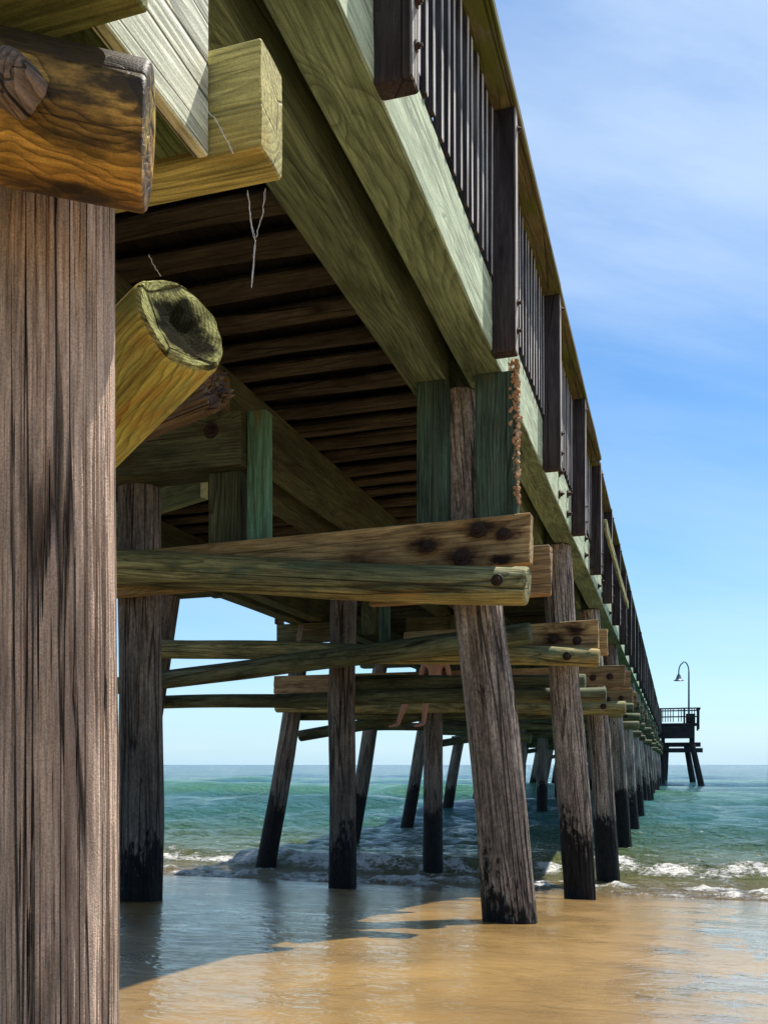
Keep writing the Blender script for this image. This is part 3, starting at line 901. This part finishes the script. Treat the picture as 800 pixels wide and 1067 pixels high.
yy = np.concatenate([np.linspace(-60, -1, 30), np.linspace(-.9, 26, 300), np.linspace(27, 60, 12)])
u = np.linspace(-1, 1, 260)
xx = np.sinh(u * 4.6) / math.sinh(4.6) * 260 - 2
X, YY = np.meshgrid(xx, yy)
und = (fbm(X * .35, YY * .5, 4, 3) - .5) * .05 + (fbm(X * 1.4, YY * 2.2, 3, 9) - .5) * .012
Z = sand_z(X, YY) + und
# scour hollows round the pile feet
for (sx, sy) in ((-0.97, BEN[1]), (-3.75, BEN[1]), (-.95, BEN[2]), (-3.75, BEN[2])):
    Z -= .02 * np.exp(-((X - sx) ** 2 + (YY - sy) ** 2) / .09)
grid_obj('beach_sand', X, YY, Z, ms)

# sea
WL = -1.80
ys = [11.3]
st_ = 0.05
while ys[-1] < 9000:
    if ys[-1] > 21: st_ *= 1.0165
    ys.append(ys[-1] + st_)
yy = np.array(ys)
u = np.linspace(-1, 1, 620)
base = np.sinh(u * 2.6) / math.sinh(2.6)
X = base[None, :] * (34 + 1.35 * (yy[:, None] - 11.3)) - 3.0 - 0.20 * (yy[:, None] - 11.3)
YY = np.broadcast_to(yy[:, None], X.shape).copy()
step = np.gradient(yy)[:, None]
Z = np.full(X.shape, WL)
rs = np.random.default_rng(5)
for k in range(46):
    lam = 0.34 * (1.12 ** k) * rs.uniform(.9, 1.1)
    if lam > 26: break
    ang = rs.normal(0, .55)
    amp_ = min(0.026 * lam ** 0.72, 0.05 + 0.0008 * lam) * rs.uniform(.5, 1.1)
    kx, ky = 2 * math.pi / lam * math.sin(ang), 2 * math.pi / lam * math.cos(ang)
    att = np.clip((lam / step - 3) / 4, 0, 1)
    ph = kx * X + ky * YY + rs.uniform(0, 6.28) + 1.5 * fbm(X / (lam * 2.5), YY / (lam * 2.5), 2, k)
    sv = np.sin(ph)
    depthf = np.clip((YY - 12.5) / 12, 0.12, 1)
    Z += amp_ * depthf * att * (sv * .7 + (1 - np.abs(np.cos(ph * .5))) * .5)
# swells: a green one far out, a second, and the breaking one by the shore
cw = (fbm(X * .12, X * 0 + 2.0, 3, 40) - .5)
def ridge(yc, wf, wb, hgt, bend=6):
    d = YY - (yc + cw * bend)
    return hgt * np.where(d < 0, np.exp(-(d / wf) ** 2), np.exp(-(d / wb) ** 2))
side = 0.45 + 0.55 / (1 + np.exp((X + 3) / 2.5))
Z += ridge(46, 1.4, 4.5, 0.62, 5) * side
Z += ridge(78, 3, 7, 0.25, 9) + ridge(120, 4, 9, .25, 12)
Z += ridge(30, 1.5, 3.5, 0.20, 4)
brk = ridge(15.9, 0.35, 1.5, 0.20, 2.4) * (.5 + fbm(X * .5, YY * 0.3, 3, 8))
Z += brk
# foam mask
yb = 15.9 + cw * 2.4
depth = Z - sand_z(X, YY)
n1 = fbm(X * 2.6, YY * 3.4, 5, 20)
n2 = fbm(X * 5, YY * 7, 4, 31)
edge = np.exp(-((depth - .07) / .10) ** 2) * 0.66
front = np.exp(-((YY - (yb - .35)) / .40) ** 2) * .88
crest = np.exp(-((YY - (46 - .6 + cw * 5)) / .9) ** 2) * .22
trail = np.where((YY > yb) & (YY < yb + 9), .30 * np.exp(-(YY - yb) / 3.5), 0)
foam = np.clip(np.maximum.reduce([edge, front, trail, crest]) + (n1 - .52) * 1.5, 0, 1)
foam *= (YY < 60) * .80
lump = np.clip(foam - .35, 0, 1) * (n2 - .2)
Z += lump * .34 * (YY < 24)
sh = np.clip((depth) / .25, 0, 1)

mw, t = new_mat('sea_water')
at = t.n('ShaderNodeAttribute', attribute_name='foam').outputs['Fac']
dp = t.n('ShaderNodeAttribute', attribute_name='depth').outputs['Fac']
pos = t.n('ShaderNodeNewGeometry').outputs['Position']
px_, py_, pz_ = t.sep(pos)
big = t.noise(t.v('MULTIPLY', pos, (0.05, 0.16, 1)), 1.0, 4.0, 0.6)
c1 = t.mix(t.step(py_, 12.5, 16.5), (0.20, 0.14, 0.06), (0.085, 0.115, 0.035))
c2 = t.mix(t.step(py_, 16.0, 27.0), c1, (0.034, 0.125, 0.105))
c3 = t.mix(t.step(py_, 30.0, 90.0), c2, (0.010, 0.085, 0.125))
c4 = t.mix(t.step(py_, 120.0, 900.0), c3, (0.005, 0.048, 0.105))
c4 = t.v('SCALE', c4, s=t.m('MULTIPLY_ADD', big, 0.7, 0.65))
swl = t.m('MULTIPLY', t.step(pz_, -1.62, -1.25), t.step(py_, 30.0, 40.0))
c4 = t.mix(t.m('MULTIPLY', swl, t.step(py_, 130.0, 60.0, inv=False)), c4, (0.06, 0.19, 0.10))
fn = t.noise(t.v('MULTIPLY', pos, (1, 1.4, 1)), 9.0, 6.0, 0.75, 0.5)
fn2 = t.noise(t.v('MULTIPLY', pos, (1, 1.4, 1)), 40.0, 3.0, 0.7)
fo = t.m('ADD', at, t.m('MULTIPLY', t.m('SUBTRACT', fn, 0.5), 1.5))
fo = t.m('ADD', fo, t.m('MULTIPLY', t.m('SUBTRACT', fn2, 0.5), 0.7))
fm = t.step(fo, 0.46, 0.72)
col = t.mix(fm, c4, (0.82, 0.80, 0.74))
r_ = t.m('MULTIPLY_ADD', fm, 0.5, 0.10)
w1 = t.noise(t.v('MULTIPLY', pos, (1.0, 1.8, 1)), 2.6, 5.0, 0.65, 0.3)
w2 = t.noise(t.v('MULTIPLY', pos, (0.45, 1.0, 1)), 0.55, 3.0, 0.55, 0.3)
h = t.m('ADD', t.m('MULTIPLY', w1, 0.75), t.m('MULTIPLY', w2, t.m('MULTIPLY', t.step(py_, 25.0, 80.0), 3.2)))
h = t.m('ADD', h, t.m('MULTIPLY', t.m('MULTIPLY', fn2, fm), 0.10))
t.principled(Base_Color=col, Roughness=r_, IOR=1.33, Normal=t.bump(h, 1.0, 0.55))
grid_obj('sea', X, YY, Z, mw, {'foam': foam, 'depth': depth})

# ================================================================= platform out to sea
D = 72.0
plat = empty('observation_platform', W(708, 822, D))
PARENT_W[plat.name] = Matrix.Translation(W(708, 822, D))
tag(plat, 'small dark railed platform on leaning legs standing beside the far end of the pier', 'platform')
xa, xb = W(687, 770, D).x, W(728.5, 770, D).x
y0 = W(708, 770, D).y
y1 = y0 + 3.4
zt, zd, zf = 4.45, 3.25, 2.05
DM = M['dark_timber']


def pbox(name, x0, x1, ya, yb_, z0, z1, parent=plat, mat=DM, lab=None):
    cx, cy = (x0 + x1) / 2, (ya + yb_) / 2
    if (x1 - x0) >= (yb_ - ya) and (x1 - x0) >= (z1 - z0):
        return timber(name, (x0, cy, (z0 + z1) / 2), (x1, cy, (z0 + z1) / 2), yb_ - ya, z1 - z0, mat, parent, seg=1, label=lab)
    if (yb_ - ya) >= (z1 - z0):
        return timber(name, (cx, ya, (z0 + z1) / 2), (cx, yb_, (z0 + z1) / 2), x1 - x0, z1 - z0, mat, parent, seg=1, label=lab)
    return timber(name, (cx, cy, z0), (cx, cy, z1), x1 - x0, yb_ - ya, mat, parent, up=(0, 1, 0), seg=1, label=lab)


pbox('deck', xa - .3, xb, y0, y1, zd - .12, zd)
pbox('fascia', xa - .2, xb - .35, y0 + .1, y0 + .22, zf, zd - .12)
pbox('fascia', xb - .6, xb - .45, y0 + .22, y1 - .1, zf + .1, zd - .12)
for (sx, sy) in ((xa, y0), (xa, y1 - .12), (xb - .14, y0), (xb - .14, y1 - .12), (xb - 1.2, y0)):
    pbox('railing_post', sx, sx + .14, sy, sy + .12, zd - .5, zt - .08)
pbox('cap_rail', xa - .1, xb + .08, y0 - .08, y0 + .2, zt - .09, zt)
pbox('cap_rail', xb - .2, xb + .08, y0 + .2, y1, zt - .09, zt)
pbox('cap_rail', xa - .1, xb - .2, y1 - .2, y1, zt - .09, zt)
pbox('lower_rail', xa, xb - .14, y0 + .02, y0 + .08, zd + .45, zd + .55)
for k in range(14):
    bx = xa + .2 + k * (xb - xa - .4) / 13
    if k in (5, 9): continue
    pbox('baluster', bx, bx + .06, y0 + .02, y0 + .07, zd + .1, zt - .09)
pbox('bench', xb - 1.0, xb - .3, y0 + .4, y0 + .8, zd, zd + .75)
pbox('cross_beam', xa - .1, xb + .25, y0 + .3, y0 + .5, 0.95, 1.3)
pbox('cross_beam', xa - .1, xb + .1, y0 + .55, y0 + .75, 1.4, 1.75)
pbox('upright', xb - .75, xb - .35, y0 + .3, y0 + .55, 1.3, zf + .1)
pbox('upright', xa + .1, xa + .4, y0 + .5, y0 + .8, 1.7, zf + .1)
for (x0_, x1_, yq) in ((xb - .55, xb + .22, y0 + .45), (xb - .95, xb - .35, y0 + 2.2), (xa + .3, xa + .15, y0 + .6), (xa + .5, xa + .3, y0 + 2.4)):
    log('pile', (x1_ + (x1_ - x0_) * .3, yq, -3.0), (x0_, yq, 1.6), .26, .22, DM, plat, n=16, seg=.5)

lp = W(717.5, 740, D + .8)
lamp = empty('street_lamp', (lp.x, lp.y, zd))
PARENT_W[lamp.name] = Matrix.Translation((lp.x, lp.y, zd))
tag(lamp, 'tall thin gooseneck lamp with a bell shade on the far platform', 'street lamp')
log('pole', (lp.x, lp.y, zd), (lp.x, lp.y, 7.35), .085, .06, M['steel'], lamp, n=12, amp=0, bow=0, seg=1)
arc = []
for k in range(13):
    a = math.pi * k / 12
    arc.append(Vector((lp.x - .38 + .38 * math.cos(a), lp.y, 7.35 + .80 * math.sin(a) * (1 if k < 7 else .9))))
arc.append(arc[-1] + Vector((0, 0, -.12)))
secs = [[c + Vector((0, .05 * math.cos(q), 0)) + ((arc[min(i + 1, len(arc) - 1)] - arc[max(i - 1, 0)]).normalized().cross(Vector((0, 1, 0)))) * .05 * math.sin(q) for q in [2 * math.pi * j / 8 for j in range(8)]] for i, c in enumerate(arc)]
vs, fs = loft(secs)
me = mesh('neck', vs, fs); shade(me, True, 60)
put('gooseneck', me, Matrix.Identity(4), M['steel'], lamp)
tip = arc[-1]
prof = [(.06, 0), (.09, -.08), (.16, -.2), (.22, -.42), (.40, -.56), (.38, -.58), (.2, -.44), (.1, -.25)]
secs = [[tip + Vector((r * math.cos(q), r * math.sin(q), z)) for q in [2 * math.pi * j / 20 for j in range(20)]] for r, z in prof]
vs, fs = loft(secs)
me = mesh('shade', vs, fs); shade(me, True, 50)
put('lamp_shade', me, Matrix.Identity(4), M['steel'], lamp)
me = log_mesh(.07, .09, .2, n=12, seg=.1, amp=0, bow=0)
put('bulb', me, Matrix.Translation(tip + Vector((0, 0, -.5))), M['eye'], lamp)

# ================================================================= the person sitting on the log of the fourth bent
YD = BEN[3]


def skinned(name, verts, edges, radii, mat, parent, root=0, levels=2, label=None):
    me = bpy.data.meshes.new(name)
    me.from_pydata([tuple(v) for v in verts], edges, [])
    o = bpy.data.objects.new(name + '_tmp', me)
    C.objects.link(o)
    sk = o.modifiers.new('skin', 'SKIN')
    sk.use_smooth_shade = True
    sk.branch_smoothing = 0.6
    for i, r in enumerate(radii):
        d = me.skin_vertices[0].data[i]
        d.radius = (r, r) if not isinstance(r, tuple) else r
        d.use_root = (i == root)
    sb_ = o.modifiers.new('sub', 'SUBSURF')
    sb_.levels = levels
    sb_.render_levels = levels
    bpy.context.view_layer.update()
    dg = bpy.context.evaluated_depsgraph_get()
    me2 = bpy.data.meshes.new_from_object(o.evaluated_get(dg))
    bpy.data.objects.remove(o)
    me2.materials.clear()
    me2.materials.append(mat)
    shade(me2, True, 80)
    return me2


SX, SY, SZ = -3.60, YD - .40, 1.155        # hip centre
V_, E_, R_ = [], [], []


def jv(p, r, to=None):
    V_.append(Vector(p)); R_.append(r)
    if to is not None: E_.append((to, len(V_) - 1))
    return len(V_) - 1


hip = jv((SX, SY, SZ), (.15, .115))
wst = jv((SX, SY + .02, SZ + .16), (.135, .10), hip)
che = jv((SX, SY + .01, SZ + .34), (.165, .115), wst)
shl = jv((SX, SY + .0, SZ + .46), (.13, .10), che)
nek = jv((SX, SY - .02, SZ + .55), .055, shl)
hd0 = jv((SX, SY - .04, SZ + .63), (.075, .085), nek)
hd1 = jv((SX, SY - .045, SZ + .72), (.083, .10), hd0)
hd2 = jv((SX, SY - .04, SZ + .79), (.055, .07), hd1)
for s in (-1, 1):
    kx = SX - .30 if s < 0 else SX - .02
    fx = SX - .47 if s < 0 else SX - .07
    th = jv((SX + s * .10, SY - .05, SZ - .01), .088, hip)
    t2 = jv(((SX + s * .10 + kx) / 2, SY - .26, SZ + .01), .078, th)
    kn_ = jv((kx, SY - .45, SZ - .02), .058, t2)
    cf = jv(((kx * .7 + fx * .3), SY - .44, SZ - .17), .056, kn_)
    an = jv((fx, SY - .42, SZ - .46), .036, cf)
    he = jv((fx - .01, SY - .43, SZ - .52), .037, an)
    bl = jv((fx - .08, SY - .52, SZ - .55), (.042, .026), he)
    to = jv((fx - .11, SY - .58, SZ - .565), (.034, .016), bl)
    a0 = jv((SX + s * .19, SY, SZ + .44), .055, shl)
    a1 = jv((SX + s * .24, SY + .02, SZ + .22), .042, a0)
    hx = SX + s * .235
    a2 = jv((hx, SY - .06, SZ + .02), .030, a1)
    pm_ = jv((hx, SY - .09, SZ - .045), (.036, .018), a2)
    for k in range(4):
        f0 = jv((hx + (k - 1.5) * .019, SY - .125, SZ - .06), .0095, pm_)
        f1_ = jv((hx + (k - 1.5) * .020, SY - .155, SZ - .075 - .004 * (k % 2)), .0085, f0)
        f2 = jv((hx + (k - 1.5) * .020, SY - .163, SZ - .10 + .006 * abs(k - 1.5)), .0075, f1_)
    t0_ = jv((hx - s * .035, SY - .09, SZ - .05), .010, pm_)
    jv((hx - s * .055, SY - .12, SZ - .06), .009, t0_)
body = skinned('body', V_, E_, R_, M['skin'], None)
person = bpy.data.objects.new('person', body)
C.objects.link(person)
tag(person, 'bare chested person in dark red shorts sitting under the pier, feet dangling', 'person')
# shorts: pelvis and upper thighs
sv = [(SX, SY, SZ), (SX, SY + .01, SZ + .10)]
se, sr = [(0, 1)], [(.168, .130), (.150, .118)]
for s in (-1, 1):
    kx = SX - .30 if s < 0 else SX - .02
    b_ = len(sv)
    sv += [(SX + s * .10, SY - .05, SZ - .01), ((SX + s * .10) * .4 + kx * .6, SY - .30, SZ + .005)]
    sr += [.108, .098]
    se += [(0, b_), (b_, b_ + 1)]
me = skinned('shorts', sv, se, sr, M['shorts'], None)
put('shorts', me, Matrix.Identity(4), None, person)
# hair, ears, nose, eyes
def blob(name, c, rad, mat, cut=None, nz=.0):
    bm = bmesh.new()
    bmesh.ops.create_uvsphere(bm, u_segments=20, v_segments=14, radius=1.0)
    for v in bm.verts:
        q = v.co.copy()
        v.co = Vector((q.x * rad[0], q.y * rad[1], q.z * rad[2])) * (1 + nz * mn.noise(q * 5)) + Vector(c)
    if cut:
        bmesh.ops.delete(bm, geom=[v for v in bm.verts if cut(v.co)], context='VERTS')
    me = bpy.data.meshes.new(name)
    bm.to_mesh(me); bm.free()
    shade(me, True, 80)
    put(name, me, Matrix.Identity(4), mat, person)


hc = Vector((SX, SY - .045, SZ + .715))
blob('hair', hc + Vector((0, .016, .022)), (.096, .112, .115), M['hair'], lambda c: c.y < hc.y - .05 and c.z < hc.z + .055, .12)
blob('nose', hc + Vector((0, -.102, -.015)), (.014, .022, .024), M['skin'])
for s in (-1, 1):
    blob('ear', hc + Vector((s * .084, 0, -.01)), (.012, .022, .032), M['skin'])
    blob('eye', hc + Vector((s * .032, -.088, .012)), (.014, .012, .010), M['eye'])
blob('mouth', hc + Vector((0, -.094, -.055)), (.026, .012, .008), M['shorts'])

# ================================================================= light
SUN = Vector((0.235, 0.47, 1.0)).normalized()
sl = bpy.data.lights.new('sun', 'SUN')
sl.energy = 5.0
sl.angle = R(0.55)
sl.color = (1.0, 0.95, 0.87)
so = bpy.data.objects.new('sun', sl)
C.objects.link(so)
so.rotation_euler = SUN.to_track_quat('Z', 'Y').to_euler()

wd = bpy.data.worlds.new("World")
scene.world = wd
wd.use_nodes = True
t = NT(wd.node_tree)
sky = t.n('ShaderNodeTexSky', sky_type='NISHITA')
sky.sun_disc = False
sky.sun_elevation = math.asin(SUN.z)
sky.sun_rotation = math.atan2(SUN.x, SUN.y)
sky.altitude = 0
sky.air_density = 1.0
sky.dust_density = 0.0
sky.ozone_density = 2.5
g = t.n('ShaderNodeTexCoord').outputs['Generated']
gx, gy, gz = t.sep(g)
den = t.m('ADD', t.m('MAXIMUM', gz, 0.0), 0.16)
uv = t.comb(t.m('DIVIDE', gx, den), t.m('DIVIDE', gy, den), 0.0)
# wispy cirrus, drawn out along one direction
rot = t.n('ShaderNodeVectorRotate', rotation_type='Z_AXIS')
t.put(rot.inputs['Vector'], uv)
rot.inputs['Angle'].default_value = R(-35)
st = t.v('MULTIPLY', rot.outputs[0], (0.55, 1.5, 1))
c_a = t.noise(t.v('ADD', st, (3.2, 1.4, 0)), 1.3, 9.0, 0.60, 0.15)
c_b = t.noise(t.v('ADD', uv, (0.4, 7.0, 0)), 0.75, 3.0, 0.5)
cm = t.m('MULTIPLY', t.step(c_a, 0.22, 0.74), t.step(c_b, 0.28, 0.55))
cm = t.m('MULTIPLY', cm, t.m('MULTIPLY_ADD', t.step(gz, 0.30, 0.58), 0.75, 0.25))
cm = t.m('MULTIPLY', cm, 0.8)
hs = t.n('ShaderNodeHueSaturation')
hs.inputs['Saturation'].default_value = 1.25
t.put(hs.inputs['Color'], sky.outputs[0])
hz = t.m('EXPONENT', t.m('MULTIPLY', t.m('MAXIMUM', gz, 0.0), -7.0))     # marine haze low over the sea
skc = t.mix(t.m('MULTIPLY', hz, 0.85), hs.outputs[0], (2.5, 4.5, 6.1))
skc = t.mix(cm, skc, (5.2, 6.2, 7.4))
bg = t.n('ShaderNodeBackground')
t.put(bg.inputs[0], skc)
bg.inputs[1].default_value = 0.098
wo = t.n('ShaderNodeOutputWorld')
t.t.links.new(bg.outputs[0], wo.inputs[0])

scene.view_settings.view_transform = 'Standard'
scene.view_settings.look = 'None'
scene.view_settings.gamma = 1
scene.view_settings.use_curve_mapping = False
scene.view_settings.exposure = 0.72
scene.render.engine = 'CYCLES'
scene.cycles.use_denoising = True
scene.cycles.max_bounces = 8
scene.cycles.diffuse_bounces = 5
scene.cycles.glossy_bounces = 4
scene.cycles.sample_clamp_indirect = 6
